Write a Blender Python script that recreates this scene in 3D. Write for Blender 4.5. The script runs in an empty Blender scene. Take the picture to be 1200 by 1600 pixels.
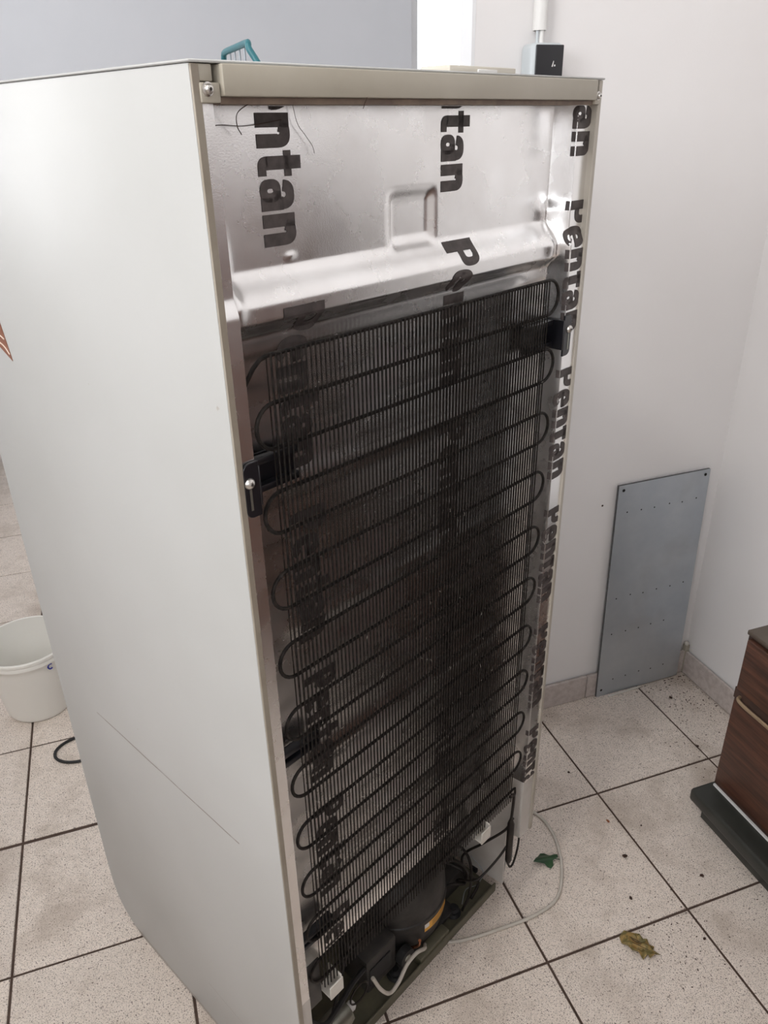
import bpy, bmesh, math, random
from mathutils import Vector, Matrix, Euler
R = math.radians
random.seed(7)
S = bpy.context.scene
C = S.collection

# ------------------------------------------------------------------ camera
cam_data = bpy.data.cameras.new('camera')
cam = bpy.data.objects.new('camera', cam_data); C.objects.link(cam)
cam.location = (-0.8355, -1.0232, 1.3334)
cam.rotation_euler = (1.1036, 0.0190, -0.3383)
cam_data.sensor_fit = 'HORIZONTAL'; cam_data.sensor_width = 36.0
cam_data.lens = 36.0 * 1202.356 / 1200.0
cam_data.clip_start = 0.02
S.camera = cam
# ------------------------------------------------------------------ world, light, exposure
S.view_settings.view_transform = 'Standard'
S.view_settings.look = 'None'
S.view_settings.exposure = -0.27
S.view_settings.gamma = 1.0
S.view_settings.use_curve_mapping = False
wd = bpy.data.worlds.new('sky'); S.world = wd; wd.use_nodes = True
wd.node_tree.nodes['Background'].inputs[0].default_value = (0.86, 0.93, 1.0, 1)
wd.node_tree.nodes['Background'].inputs[1].default_value = 2.4

def area(name, loc, direction, sx, sy, power, col):
    l = bpy.data.lights.new(name, 'AREA'); l.shape = 'RECTANGLE'; l.size = sx; l.size_y = sy
    l.energy = power; l.color = col
    o = bpy.data.objects.new(name, l); C.objects.link(o); o.location = loc
    o.rotation_euler = Vector(direction).to_track_quat('-Z', 'Z').to_euler()
    return o
# daylight at the side and far windows; rear and middle ones are added fill
area('daylight_side_window', (-3.14, -1.75, 2.15), (1, 0, 0), 1.4, 1.3, 76, (0.985, 0.985, 1.0))
area('added_fill_rear', (-1.90, -2.84, 2.15), (0, 1, 0), 1.4, 1.3, 21, (1.0, 0.985, 0.985))  # fill through an added, unseen window behind the camera
area('added_fill_middle', (-3.14, 1.70, 2.00), (1, 0, 0), 1.3, 1.6, 84, (0.97, 0.98, 1.0))  # added fill for the left floor and far wall
area('daylight_far_window', (1.40, 3.16, 1.70), (0, -1, 0), 1.3, 1.5, 28, (0.90, 0.95, 1.0))

# ------------------------------------------------------------------ node helpers
def mat(name, col, rough=0.5, metal=0.0, spec=0.5, noise=None, bump=None, build=None, coat=0.0):
    m = bpy.data.materials.new(name); m.use_nodes = True
    nt = m.node_tree; b = nt.nodes['Principled BSDF']
    b.inputs['Base Color'].default_value = (*col, 1); b.inputs['Roughness'].default_value = rough
    b.inputs['Metallic'].default_value = metal; b.inputs['Specular IOR Level'].default_value = spec
    b.inputs['Coat Weight'].default_value = coat; b.inputs['Coat Roughness'].default_value = 0.08
    tc = nt.nodes.new('ShaderNodeTexCoord')
    def N(t, **k):
        n = nt.nodes.new('ShaderNode' + t)
        for a, v in k.items(): setattr(n, a, v)
        return n
    def nz(scale, detail=3, rough=0.5, src='Object', vec=None, stretch=None):
        n = N('TexNoise'); n.inputs['Scale'].default_value = scale; n.inputs['Detail'].default_value = detail
        n.inputs['Roughness'].default_value = rough
        v = vec or tc.outputs[src]
        if stretch:
            mp = N('Mapping'); mp.inputs['Scale'].default_value = stretch; nt.links.new(v, mp.inputs['Vector']); v = mp.outputs[0]
        nt.links.new(v, n.inputs['Vector']); return n.outputs['Fac']
    def ramp(fac, stops):
        r = N('ValToRGB'); e = r.color_ramp.elements
        while len(e) < len(stops): e.new(0.5)
        for i, (p, c) in enumerate(stops):
            e[i].position = p; e[i].color = (*c, 1) if len(c) == 3 else c
        nt.links.new(fac, r.inputs[0]); return r.outputs['Color']
    def mix(a, b2, fac, mode='MIX'):
        x = N('Mix', data_type='RGBA', blend_type=mode)
        for k, v in ((6, a), (7, b2)):
            if isinstance(v, tuple): x.inputs[k].default_value = (*v, 1)
            else: nt.links.new(v, x.inputs[k])
        if isinstance(fac, (int, float)): x.inputs[0].default_value = fac
        else: nt.links.new(fac, x.inputs[0])
        return x.outputs[2]
    def math_(op, a, b2=0.0, c2=None):
        x = N('Math', operation=op)
        for k, v in ((0, a), (1, b2), (2, c2)):
            if v is None: continue
            if isinstance(v, (int, float)): x.inputs[k].default_value = v
            else: nt.links.new(v, x.inputs[k])
        return x.outputs[0]
    def bmp(h, strength, dist=0.001, prev=None):
        x = N('Bump'); x.inputs['Strength'].default_value = strength; x.inputs['Distance'].default_value = dist
        nt.links.new(h, x.inputs['Height'])
        if prev: nt.links.new(prev, x.inputs['Normal'])
        return x.outputs[0]
    H = dict(nt=nt, b=b, tc=tc, N=N, nz=nz, ramp=ramp, mix=mix, math=math_, bmp=bmp, L=nt.links.new)
    if noise:                                              # (scale, colour2, amount)
        f = nz(noise[0], 4, 0.6)
        c = mix(col, noise[1], ramp(f, [(0.5 - noise[2], (0, 0, 0)), (0.5 + noise[2], (1, 1, 1))]))
        nt.links.new(c, b.inputs['Base Color'])
    if bump:                                               # (scale, strength, distance)
        nt.links.new(bmp(nz(bump[0], 4), bump[1], bump[2]), b.inputs['Normal'])
    if build: build(H)
    return m

# --- materials
def _tile(H):
    L, nz, ramp, mix, N = H['L'], H['nz'], H['ramp'], H['mix'], H['N']
    geo = N('NewGeometry'); P = geo.outputs['Position']
    base = mix((0.84, 0.745, 0.665), (0.74, 0.645, 0.565), ramp(nz(60, 5, 0.65, vec=P), [(0.38, (0, 0, 0)), (0.66, (1, 1, 1))]))
    oi = N('ObjectInfo')
    base = mix(base, (0.60, 0.54, 0.49), H['math']('MULTIPLY', oi.outputs['Random'], 0.35))
    # fired speckle: dark elongated grains at two sizes
    sp = nz(420, 2, 0.55, vec=P, stretch=(1, 1.7, 1))
    base = mix(base, (0.20, 0.165, 0.14), ramp(sp, [(0.555, (0, 0, 0)), (0.63, (0.85, 0.85, 0.85))]))
    sp2 = nz(240, 2, 0.5, vec=P, stretch=(1.5, 1, 1))
    base = mix(base, (0.13, 0.10, 0.085), ramp(sp2, [(0.625, (0, 0, 0)), (0.665, (0.95, 0.95, 0.95))]))
    dirt = nz(5.5, 5, 0.62, vec=P)
    base = mix(base, (0.36, 0.29, 0.23), ramp(dirt, [(0.49, (0, 0, 0)), (0.74, (0.8, 0.8, 0.8))]))
    L(base, H['b'].inputs['Base Color'])
    r = ramp(nz(30, 3, 0.5, vec=P), [(0.3, (0.30, 0.30, 0.30)), (0.75, (0.46, 0.46, 0.46))])
    L(r, H['b'].inputs['Roughness'])
    L(H['bmp'](nz(300, 3, 0.6, vec=P), 0.12, 0.0006), H['b'].inputs['Normal'])
M = {}
M['tile'] = mat('speckled_tile', (0.7, 0.66, 0.6), 0.38, spec=0.45, build=_tile)
M['grout'] = mat('dark_grout', (0.055, 0.033, 0.024), 0.9, noise=(40, (0.10, 0.065, 0.05), 0.2))
def _skirt(H):
    L, nz, ramp, mix = H['L'], H['nz'], H['ramp'], H['mix']
    base = mix((0.56, 0.50, 0.47), (0.46, 0.40, 0.37), ramp(nz(70, 4), [(0.4, (0, 0, 0)), (0.65, (1, 1, 1))]))
    base = mix(base, (0.30, 0.24, 0.22), ramp(nz(450, 2), [(0.6, (0, 0, 0)), (0.7, (0.5, 0.5, 0.5))]))
    L(base, H['b'].inputs['Base Color'])
M['skirt'] = mat('skirting_tile', (0.5, 0.45, 0.42), 0.45, build=_skirt)
def _wall(H):
    L, nz, ramp, mix = H['L'], H['nz'], H['ramp'], H['mix']
    P = H['N']('NewGeometry').outputs['Position']
    base = mix((0.835, 0.815, 0.81), (0.78, 0.755, 0.745), ramp(nz(1.7, 4, vec=P), [(0.35, (0, 0, 0)), (0.7, (1, 1, 1))]))
    base = mix(base, (0.55, 0.50, 0.46), ramp(nz(26, 5, 0.7, vec=P), [(0.72, (0, 0, 0)), (0.80, (0.35, 0.35, 0.35))]))
    L(base, H['b'].inputs['Base Color'])
    L(H['bmp'](nz(260, 3, vec=P), 0.10, 0.0008, H['bmp'](nz(7, 3, vec=P), 0.15, 0.004)), H['b'].inputs['Normal'])
M['wall'] = mat('wall_paint', (0.78, 0.75, 0.74), 0.62, spec=0.35, build=_wall)
M['far_wall'] = mat('far_wall_paint', (0.70, 0.71, 0.745), 0.6, spec=0.3, noise=(2, (0.66, 0.675, 0.71), 0.2), bump=(200, 0.08, 0.0008))
M['ceiling'] = mat('ceiling_paint', (0.82, 0.81, 0.80), 0.8, bump=(120, 0.1, 0.001))
M['white_gloss'] = mat('white_gloss_paint', (0.82, 0.82, 0.83), 0.35, noise=(9, (0.76, 0.76, 0.77), 0.2))
def _enamel(H):
    L, nz, ramp, mix, N, mt = H['L'], H['nz'], H['ramp'], H['mix'], H['N'], H['math']
    base = mix((0.50, 0.50, 0.49), (0.445, 0.445, 0.43), ramp(nz(2.2, 3), [(0.35, (0, 0, 0)), (0.7, (1, 1, 1))]))
    sp = N('SeparateXYZ'); L(H['tc'].outputs['Object'], sp.inputs[0])
    # long dragged scratch about hip height and a shorter one near the foot
    def line(z0, slope, y0, y1, w, a):
        zz = mt('ADD', sp.outputs['Z'], mt('MULTIPLY', sp.outputs['Y'], -slope))
        d = mt('ABSOLUTE', mt('SUBTRACT', mt('ADD', zz, mt('MULTIPLY', nz(6, 2), 0.006)), z0))
        k = mt('LESS_THAN', d, w)
        k = mt('MULTIPLY', k, mt('GREATER_THAN', sp.outputs['Y'], y0)); k = mt('MULTIPLY', k, mt('LESS_THAN', sp.outputs['Y'], y1))
        k = mt('MULTIPLY', k, ramp(nz(18, 4, 0.7), [(0.30, (0.2,) * 3), (0.5, (1,) * 3)]))
        return mt('MULTIPLY', k, a)
    base = mix(base, (0.25, 0.22, 0.20), line(0.5605, 0.0, 0.08, 0.427, 0.0013, 1.0))
    base = mix(base, (0.30, 0.27, 0.25), line(0.105, 0.06, 0.10, 0.235, 0.0008, 0.6))
    base = mix(base, (0.35, 0.30, 0.26), ramp(nz(45, 3, 0.5), [(0.765, (0,) * 3), (0.79, (0.6,) * 3)]))
    # grime along the very foot
    ft = mt('MULTIPLY', mt('LESS_THAN', sp.outputs['Z'], 0.012), nz(60, 4)); base = mix(base, (0.30, 0.25, 0.21), ft)
    L(base, H['b'].inputs['Base Color'])
    L(H['bmp'](nz(3.6, 2, 0.4), 0.45, 0.012, H['bmp'](nz(420, 2), 0.05, 0.0003)), H['b'].inputs['Normal'])
M['enamel'] = mat('white_enamel', (0.77, 0.76, 0.74), 0.40, spec=0.4, build=_enamel, coat=0.0)
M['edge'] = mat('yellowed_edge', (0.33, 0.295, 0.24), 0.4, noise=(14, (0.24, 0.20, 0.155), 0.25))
M['rail'] = mat('beige_plastic', (0.44, 0.405, 0.34), 0.42, noise=(9, (0.375, 0.34, 0.275), 0.22), bump=(300, 0.05, 0.0004))
M['rail_dark'] = mat('dark_brown_plastic', (0.22, 0.16, 0.115), 0.6, noise=(35, (0.12, 0.08, 0.06), 0.2))  # darker brown for the strip recessed below the rail
def _foil(H):
    L, nz, ramp, mix = H['L'], H['nz'], H['ramp'], H['mix']
    base = mix((0.91, 0.905, 0.905), (0.80, 0.785, 0.775), ramp(nz(9, 5, 0.6), [(0.35, (0,) * 3), (0.7, (1,) * 3)]))
    base = mix(base, (0.16, 0.12, 0.10), ramp(nz(55, 6, 0.75), [(0.68, (0,) * 3), (0.80, (0.55,) * 3)]))
    L(base, H['b'].inputs['Base Color'])
    L(ramp(nz(14, 5, 0.6), [(0.3, (0.22,) * 3), (0.75, (0.34,) * 3)]), H['b'].inputs['Roughness'])
    n1 = H['bmp'](nz(5, 2), 0.25, 0.006)
    L(H['bmp'](nz(900, 2), 0.16, 0.0003, n1), H['b'].inputs['Normal'])
M['foil'] = mat('aluminium_foil', (0.58, 0.55, 0.54), 0.3, metal=1.0, build=_foil)
M['print'] = mat('dark_print', (0.050, 0.040, 0.038), 0.5, metal=0.0, spec=0.35, noise=(90, (0.085, 0.07, 0.066), 0.15))
M['black_tube'] = mat('black_lacquer', (0.009, 0.007, 0.007), 0.45, spec=0.3, noise=(60, (0.03, 0.024, 0.020), 0.25))
M['dust_tube'] = mat('dusty_black_lacquer', (0.006, 0.0045, 0.004), 0.6, spec=0.22, noise=(150, (0.026, 0.021, 0.018), 0.12))
M['bracket'] = mat('black_bracket', (0.008, 0.008, 0.011), 0.32, spec=0.6)
M['steel'] = mat('zinc_screw', (0.62, 0.60, 0.57), 0.28, metal=1.0)
M['screw_dark'] = mat('screw_socket', (0.05, 0.045, 0.04), 0.5, metal=0.6)
M['liner'] = mat('white_liner', (0.66, 0.635, 0.60), 0.5, noise=(12, (0.50, 0.46, 0.42), 0.25))
M['comp'] = mat('compressor_black', (0.016, 0.015, 0.015), 0.5, noise=(40, (0.045, 0.040, 0.036), 0.2), bump=(150, 0.15, 0.0008))
M['tray'] = mat('olive_base_plate', (0.085, 0.082, 0.055), 0.45, noise=(30, (0.15, 0.135, 0.09), 0.25), bump=(60, 0.3, 0.002))
M['rubber'] = mat('black_rubber', (0.012, 0.012, 0.013), 0.6)
M['orange'] = mat('orange_label', (0.80, 0.40, 0.05), 0.45)
M['label_white'] = mat('label_white', (0.75, 0.74, 0.72), 0.45)
M['label_ink'] = mat('label_ink', (0.10, 0.06, 0.03), 0.5)
M['copper'] = mat('copper', (0.85, 0.35, 0.18), 0.25, metal=1.0)
M['clip'] = mat('white_plastic_clip', (0.72, 0.69, 0.63), 0.4, noise=(60, (0.62, 0.58, 0.52), 0.2))
M['cord'] = mat('greyish_cord', (0.60, 0.56, 0.50), 0.45, noise=(40, (0.50, 0.46, 0.40), 0.2))
M['alu'] = mat('dull_aluminium', (0.36, 0.36, 0.32), 0.38, metal=0.85, noise=(50, (0.24, 0.24, 0.20), 0.2))
M['tape'] = mat('brown_tape', (0.23, 0.085, 0.045), 0.35)
M['cream'] = mat('cream_ink', (0.75, 0.62, 0.52), 0.4)
M['teal'] = mat('teal_plastic_coating', (0.018, 0.125, 0.155), 0.35, noise=(60, (0.03, 0.165, 0.19), 0.2))
M['bar'] = mat('grey_wire', (0.30, 0.33, 0.36), 0.35, metal=0.4)
M['beige_box'] = mat('beige_cover', (0.62, 0.58, 0.50), 0.45)
def _galv(H):
    L, nz, ramp, mix = H['L'], H['nz'], H['ramp'], H['mix']
    base = mix((0.47, 0.51, 0.555), (0.56, 0.59, 0.62), ramp(nz(7, 5, 0.6), [(0.35, (0,) * 3), (0.7, (1,) * 3)]))
    base = mix(base, (0.36, 0.37, 0.38), ramp(nz(3.2, 4, 0.6), [(0.52, (0,) * 3), (0.72, (0.6,) * 3)]))
    L(base, H['b'].inputs['Base Color'])
    L(ramp(nz(60, 4, 0.6), [(0.3, (0.38,) * 3), (0.75, (0.52,) * 3)]), H['b'].inputs['Roughness'])
    L(H['bmp'](nz(9, 2), 0.15, 0.004), H['b'].inputs['Normal'])
M['galv'] = mat('galvanised_sheet', (0.4, 0.42, 0.45), 0.45, metal=0.75, build=_galv)
M['galv_edge'] = mat('sheet_edge', (0.14, 0.145, 0.15), 0.5, metal=0.6)
M['hole'] = mat('hole_dark', (0.012, 0.010, 0.010), 0.9)
M['socket_grey'] = mat('pale_grey_plastic', (0.56, 0.60, 0.62), 0.4)
M['socket_black'] = mat('black_switch_plastic', (0.010, 0.010, 0.013), 0.35)
M['conduit'] = mat('white_conduit', (0.80, 0.79, 0.77), 0.45)
def _wood(H):
    L, nz, ramp, mix = H['L'], H['nz'], H['ramp'], H['mix']
    g = nz(11, 7, 0.62, stretch=(1, 0.55, 9))
    base = ramp(g, [(0.30, (0.024, 0.011, 0.008)), (0.50, (0.075, 0.030, 0.018)), (0.72, (0.135, 0.054, 0.031))])
    base = mix(base, (0.022, 0.010, 0.008), ramp(nz(16, 6, 0.7, stretch=(1, 1.2, 26)), [(0.55, (0,) * 3), (0.68, (0.8,) * 3)]))
    L(base, H['b'].inputs['Base Color'])
    L(H['bmp'](g, 0.12, 0.0008), H['b'].inputs['Normal'])
M['wood'] = mat('dark_red_wood', (0.10, 0.04, 0.02), 0.42, build=_wood)
M['wood_dark'] = mat('dark_wood_edge', (0.035, 0.020, 0.015), 0.5, noise=(20, (0.07, 0.035, 0.025), 0.2))
M['wood_top'] = mat('brown_top', (0.050, 0.037, 0.028), 0.4, noise=(12, (0.11, 0.085, 0.065), 0.2))
M['black_board'] = mat('black_board', (0.018, 0.019, 0.016), 0.42, noise=(14, (0.035, 0.036, 0.030), 0.25), bump=(90, 0.1, 0.0006))
M['handle'] = mat('dull_brass', (0.42, 0.31, 0.20), 0.4, metal=0.7)
def _bucket(H):
    H['b'].inputs['Transmission Weight'].default_value = 0.12
    H['b'].inputs['Subsurface Weight'].default_value = 0.25
    H['b'].inputs['Subsurface Radius'].default_value = (0.02, 0.02, 0.02)
M['bucket'] = mat('milky_plastic', (0.87, 0.85, 0.80), 0.4, build=_bucket)
M['blue_ink'] = mat('blue_marker', (0.010, 0.02, 0.26), 0.5)
M['leaf'] = mat('ivy_green', (0.006, 0.036, 0.012), 0.35, noise=(60, (0.018, 0.075, 0.018), 0.2))
M['dry_leaf'] = mat('dry_leaf', (0.36, 0.23, 0.075), 0.6, noise=(95, (0.13, 0.105, 0.03), 0.10))
M['dirt'] = mat('dirt', (0.045, 0.022, 0.014), 0.9)
M['rust_bit'] = mat('rust_bit', (0.30, 0.11, 0.05), 0.8)
M['seat_brown'] = mat('brown_seat', (0.06, 0.03, 0.022), 0.5)
M['chrome'] = mat('chrome', (0.6, 0.6, 0.62), 0.2, metal=1.0)
M['dust'] = mat('dust_fluff', (0.40, 0.36, 0.32), 0.9)
def _glass(H):
    nt = H['nt']; tr = H['N']('BsdfTransparent'); gl = H['N']('BsdfGlossy'); gl.inputs['Roughness'].default_value = 0.02
    fr = H['N']('Fresnel'); fr.inputs[0].default_value = 1.45; mx = H['N']('MixShader')
    H['L'](fr.outputs[0], mx.inputs[0]); H['L'](tr.outputs[0], mx.inputs[1]); H['L'](gl.outputs[0], mx.inputs[2])
    H['L'](mx.outputs[0], nt.nodes['Material Output'].inputs[0])
M['glass'] = mat('window_glass', (1, 1, 1), 0.0, build=_glass)

# ------------------------------------------------------------------ mesh helpers
class MB:
    def __init__(s): s.v = []; s.f = []
    def add(s, vs, fs):
        o = len(s.v); s.v += [tuple(v) for v in vs]; s.f += [tuple(i + o for i in f) for f in fs]; return s
    def box(s, x0, x1, y0, y1, z0, z1):
        vs = [(x, y, z) for z in (z0, z1) for y in (y0, y1) for x in (x0, x1)]
        return s.add(vs, [(0, 2, 3, 1), (4, 5, 7, 6), (0, 1, 5, 4), (2, 6, 7, 3), (0, 4, 6, 2), (1, 3, 7, 5)])
    def prism(s, pts, axis, a, b):                        # polygon in the other two axes, extruded from a to b
        n = len(pts)
        def P(p, t):
            return {'x': (t, p[0], p[1]), 'y': (p[0], t, p[1]), 'z': (p[0], p[1], t)}[axis]
        vs = [P(p, a) for p in pts] + [P(p, b) for p in pts]
        fs = [tuple(range(n))[::-1], tuple(range(n, 2 * n))] + [(i, (i + 1) % n, n + (i + 1) % n, n + i) for i in range(n)]
        return s.add(vs, fs)
    def tube(s, pts, r, n=8, closed=False, caps=True):
        pts = [Vector(p) for p in pts]; m = len(pts); rings = []
        t0 = (pts[1] - pts[0]).normalized(); up = Vector((0, 0, 1)) if abs(t0.z) < 0.9 else Vector((1, 0, 0))
        u = t0.cross(up).normalized()
        for i, p in enumerate(pts):
            if closed: t = (pts[(i + 1) % m] - pts[i - 1]).normalized()
            else: t = (pts[min(i + 1, m - 1)] - pts[max(i - 1, 0)]).normalized()
            u = (u - t * u.dot(t)).normalized(); w = t.cross(u)
            rr = r[i] if isinstance(r, (list, tuple)) else r
            rings.append([p + (u * math.cos(2 * math.pi * k / n) + w * math.sin(2 * math.pi * k / n)) * rr for k in range(n)])
        vs = [v for g in rings for v in g]; fs = []
        for i in range(m if closed else m - 1):
            j = (i + 1) % m
            for k in range(n): fs.append((i * n + k, i * n + (k + 1) % n, j * n + (k + 1) % n, j * n + k))
        if not closed and caps: fs += [tuple(range(n))[::-1], tuple(range((m - 1) * n, m * n))]
        return s.add(vs, fs)
    def lathe(s, prof, c=(0, 0, 0), n=32, cap=True, axis='z', sx=1.0, sy=1.0):
        vs = []
        for r, z in prof:
            for k in range(n):
                a = 2 * math.pi * k / n; p = (r * math.cos(a) * sx, r * math.sin(a) * sy, z)
                if axis == 'y': p = (p[0], z, p[1])
                if axis == 'x': p = (z, p[0], p[1])
                vs.append((p[0] + c[0], p[1] + c[1], p[2] + c[2]))
        fs = []
        for i in range(len(prof) - 1):
            for k in range(n): fs.append((i * n + k, i * n + (k + 1) % n, (i + 1) * n + (k + 1) % n, (i + 1) * n + k))
        if cap: fs += [tuple(range(n))[::-1], tuple(range((len(prof) - 1) * n, len(prof) * n))]
        return s.add(vs, fs)
    def mesh(s, name, material, smooth=False, bevel=0.0, seg=2):
        me = bpy.data.meshes.new(name); me.from_pydata(s.v, [], s.f)
        bm = bmesh.new(); bm.from_mesh(me)
        if bevel:
            bmesh.ops.remove_doubles(bm, verts=bm.verts, dist=1e-6)
            es = [e for e in bm.edges if len(e.link_faces) == 2 and e.calc_face_angle(0) > 0.5]
            bmesh.ops.bevel(bm, geom=es, offset=bevel, segments=seg, affect='EDGES', profile=0.5, clamp_overlap=True)
        bmesh.ops.recalc_face_normals(bm, faces=bm.faces)
        bm.to_mesh(me); bm.free()
        me.materials.append(material)
        if smooth or bevel:
            for p in me.polygons: p.use_smooth = True
            me.set_sharp_from_angle(angle=R(38))
        me.update(); return me
    def build(s, name, material, parent=None, **k):
        o = bpy.data.objects.new(name, s.mesh(name, material, **k)); C.objects.link(o)
        if parent: o.parent = parent
        return o
def tag(o, label=None, cat=None, group=None, kind=None):
    if label: o['label'] = label
    if cat: o['category'] = cat
    if group: o['group'] = group
    if kind: o['kind'] = kind
    return o
def empty(name, loc=(0, 0, 0), rz=0.0):
    o = bpy.data.objects.new(name, None); C.objects.link(o); o.location = loc; o.rotation_euler = (0, 0, rz)
    o.empty_display_size = 0.05; return o
def inst(src, loc=None, parent=None):
    o = src.copy(); C.objects.link(o)
    if loc is not None: o.location = loc
    o.parent = parent if parent else src.parent
    return o
def smooth_path(pts, n=8):                               # Catmull-Rom
    P = [Vector(p) for p in pts]; P = [P[0] * 2 - P[1]] + P + [P[-1] * 2 - P[-2]]; out = []
    for i in range(1, len(P) - 2):
        for k in range(n):
            t = k / n; a, b, c, d = P[i - 1], P[i], P[i + 1], P[i + 2]
            out.append(0.5 * ((2 * b) + (-a + c) * t + (2 * a - 5 * b + 4 * c - d) * t * t + (-a + 3 * b - 3 * c + d) * t ** 3))
    out.append(P[-2]); return out
def sm(x, a, b):
    if a == b: return float(x >= a)
    t = min(1, max(0, (x - a) / (b - a))); return t * t * (3 - 2 * t)

# ------------------------------------------------------------------ the room
XL, XR, YB, YF, ZC = -3.0, 0.457, -2.7, 3.0, 3.05
WY = 0.293
floor = tag(MB().box(XL - .1, 2.2, YB - .1, YF + .1, -0.06, -0.0025).build('floor', M['grout']), 'tiled floor of speckled beige tiles with dark joints', kind='structure')
T = 0.30; J = 0.0024
tm = MB(); a0 = J; a1 = T - J; e = 0.0012
tm.add([(a0, a0, -.004), (a1, a0, -.004), (a1, a1, -.004), (a0, a1, -.004), (a0, a0, -e), (a1, a0, -e), (a1, a1, -e), (a0, a1, -e),
        (a0 + e, a0 + e, 0), (a1 - e, a0 + e, 0), (a1 - e, a1 - e, 0), (a0 + e, a1 - e, 0)],
       [(0, 1, 5, 4), (1, 2, 6, 5), (2, 3, 7, 6), (3, 0, 4, 7), (4, 5, 9, 8), (5, 6, 10, 9), (6, 7, 11, 10), (7, 4, 8, 11), (8, 9, 10, 11)])
tile0 = tm.mesh('tile', M['tile'])
cells = [(u, v) for u in range(-10, 7) for v in range(-9, 10)]
cells.sort(key=lambda c: (c[0] * T + .15 + 0.55) ** 2 + (c[1] * T + .15 - 0.25) ** 2)
rest = MB()
for i, (u, v) in enumerate(cells):
    # one joint (row below v = 1, left of the refrigerator) was laid visibly wider
    if i < 290:
        o = bpy.data.objects.new('tile', tile0); C.objects.link(o); o.parent = floor
        o.location = (u * T, v * T, random.uniform(-.0003, .0003))
        if v == 1 and u <= -3: o.scale = (1, 0.986, 1); o.location.y += 0.0042
    else:
        rest.add([(x + u * T, y + v * T, z) for x, y, z in tm.v], tm.f)
tag(rest.build('tile_field', M['tile'], floor), kind='stuff')

def struct(o): o['kind'] = 'structure'; return o
struct(MB().box(-0.215, 2.1, WY, WY + 0.042, 0, ZC).build('wall_back', M['wall']))
struct(MB().box(XR, XR + .1, YB, WY, 0, ZC).build('wall_right', M['wall']))
wf = MB().box(XL, 0.727, YF, YF + .12, 0, ZC).box(1.98, 2.1, YF, YF + .12, 0, ZC).box(0.727, 1.98, YF, YF + .12, 0, 0.9).box(0.727, 1.98, YF, YF + .12, 2.48, ZC)
struct(wf.build('wall_far', M['far_wall']))
struct(MB().box(2.1, 2.2, WY + .042, YF, 0, ZC).build('wall_far_right', M['wall']))
wl = MB().box(XL - .12, XL, YB - .12, -2.5, 0, ZC).box(XL - .12, XL, -1.0, 1.0, 0, ZC).box(XL - .12, XL, 2.4, YF, 0, ZC)
for a, b, c, d in ((-2.5, -1.0, 1.45, 2.85), (1.0, 2.4, 1.15, 2.85)): wl.box(XL - .12, XL, a, b, 0, c).box(XL - .12, XL, a, b, d, ZC)
struct(wl.build('wall_left', M['wall']))
wb_ = MB().box(XL, -2.65, YB - .12, YB, 0, ZC).box(-1.15, XR + .1, YB - .12, YB, 0, ZC).box(-2.65, -1.15, YB - .12, YB, 0, 1.45).box(-2.65, -1.15, YB - .12, YB, 2.85, ZC)
struct(wb_.build('wall_behind', M['wall']))
struct(MB().box(XL - .12, 2.2, YB - .1, YF + .12, ZC, ZC + .1).build('ceiling', M['ceiling']))
struct(MB().box(-0.221, -0.2148, WY - .0005, WY + .0425, 0, ZC).build('trim_1', M['white_gloss']))

def window(name, axis, w0, w1, z0, z1, pos):
    root = empty(name, (0, 0, 0)); root['kind'] = 'structure'
    def bx(m, a, b, t0, t1, c, d):
        return m.box(a, b, t0, t1, c, d) if axis == 'y' else m.box(t0, t1, a, b, c, d)
    f = MB(); t0, t1 = pos
    bx(f, w0, w0 + .05, t0, t1, z0, z1); bx(f, w1 - .05, w1, t0, t1, z0, z1)
    bx(f, w0 + .05, w1 - .05, t0, t1, z1 - .05, z1); bx(f, w0 + .05, w1 - .05, t0, t1, z0, z0 + .05)
    mid = (w0 + w1) / 2; bx(f, mid - .03, mid + .03, t0, t1, z0 + .05, z1 - .05)
    f.build('window_frame', M['white_gloss'], root)
    tt = (t0 + t1) / 2
    for a, b in ((w0 + .05, mid - .03), (mid + .03, w1 - .05)):
        bx(MB(), a, b, tt - .002, tt + .002, z0 + .05, z1 - .05).build('pane', M['glass'], root)
window('window_1', 'y', 0.727, 1.98, 0.9, 2.48, (YF + .05, YF + .09))
window('window_2', 'x', -2.5, -1.0, 1.45, 2.85, (XL - .09, XL - .05))
window('added_window_3', 'x', 1.0, 2.4, 1.15, 2.85, (XL - .09, XL - .05))  # unseen window, added to brighten the left floor and far wall
window('added_window_4', 'y', -2.65, -1.15, 1.45, 2.85, (YB - .09, YB - .05))  # unseen window, added to balance the light on walls and refrigerator

d1 = empty('added_door_1', (XL, 0.0, 0)); d1['kind'] = 'structure'  # unseen door, added to dim the reflection in the foil recess
MB().box(.0, .035, -.50, .50, 0.004, 2.08).build('door_leaf', M['wood_top'], d1, bevel=.002)
for z0_, z1_ in ((.15, .95), (1.1, 1.95)): MB().box(.0352, .043, -.38, .38, z0_, z1_).build('door_panel', M['wood_top'], d1, bevel=.004)
MB().box(.0, .05, .502, .57, 0.001, 2.15).box(.0, .05, -.57, -.502, 0.001, 2.15).box(.0, .05, -.502, .502, 2.082, 2.15).build('door_frame', M['white_gloss'], d1)
MB().tube([(.036, .44, 1.02), (.075, .44, 1.02), (.085, .43, 1.02), (.085, .33, 1.02)], .008, 10).build('door_handle', M['chrome'], d1, smooth=True)
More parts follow.
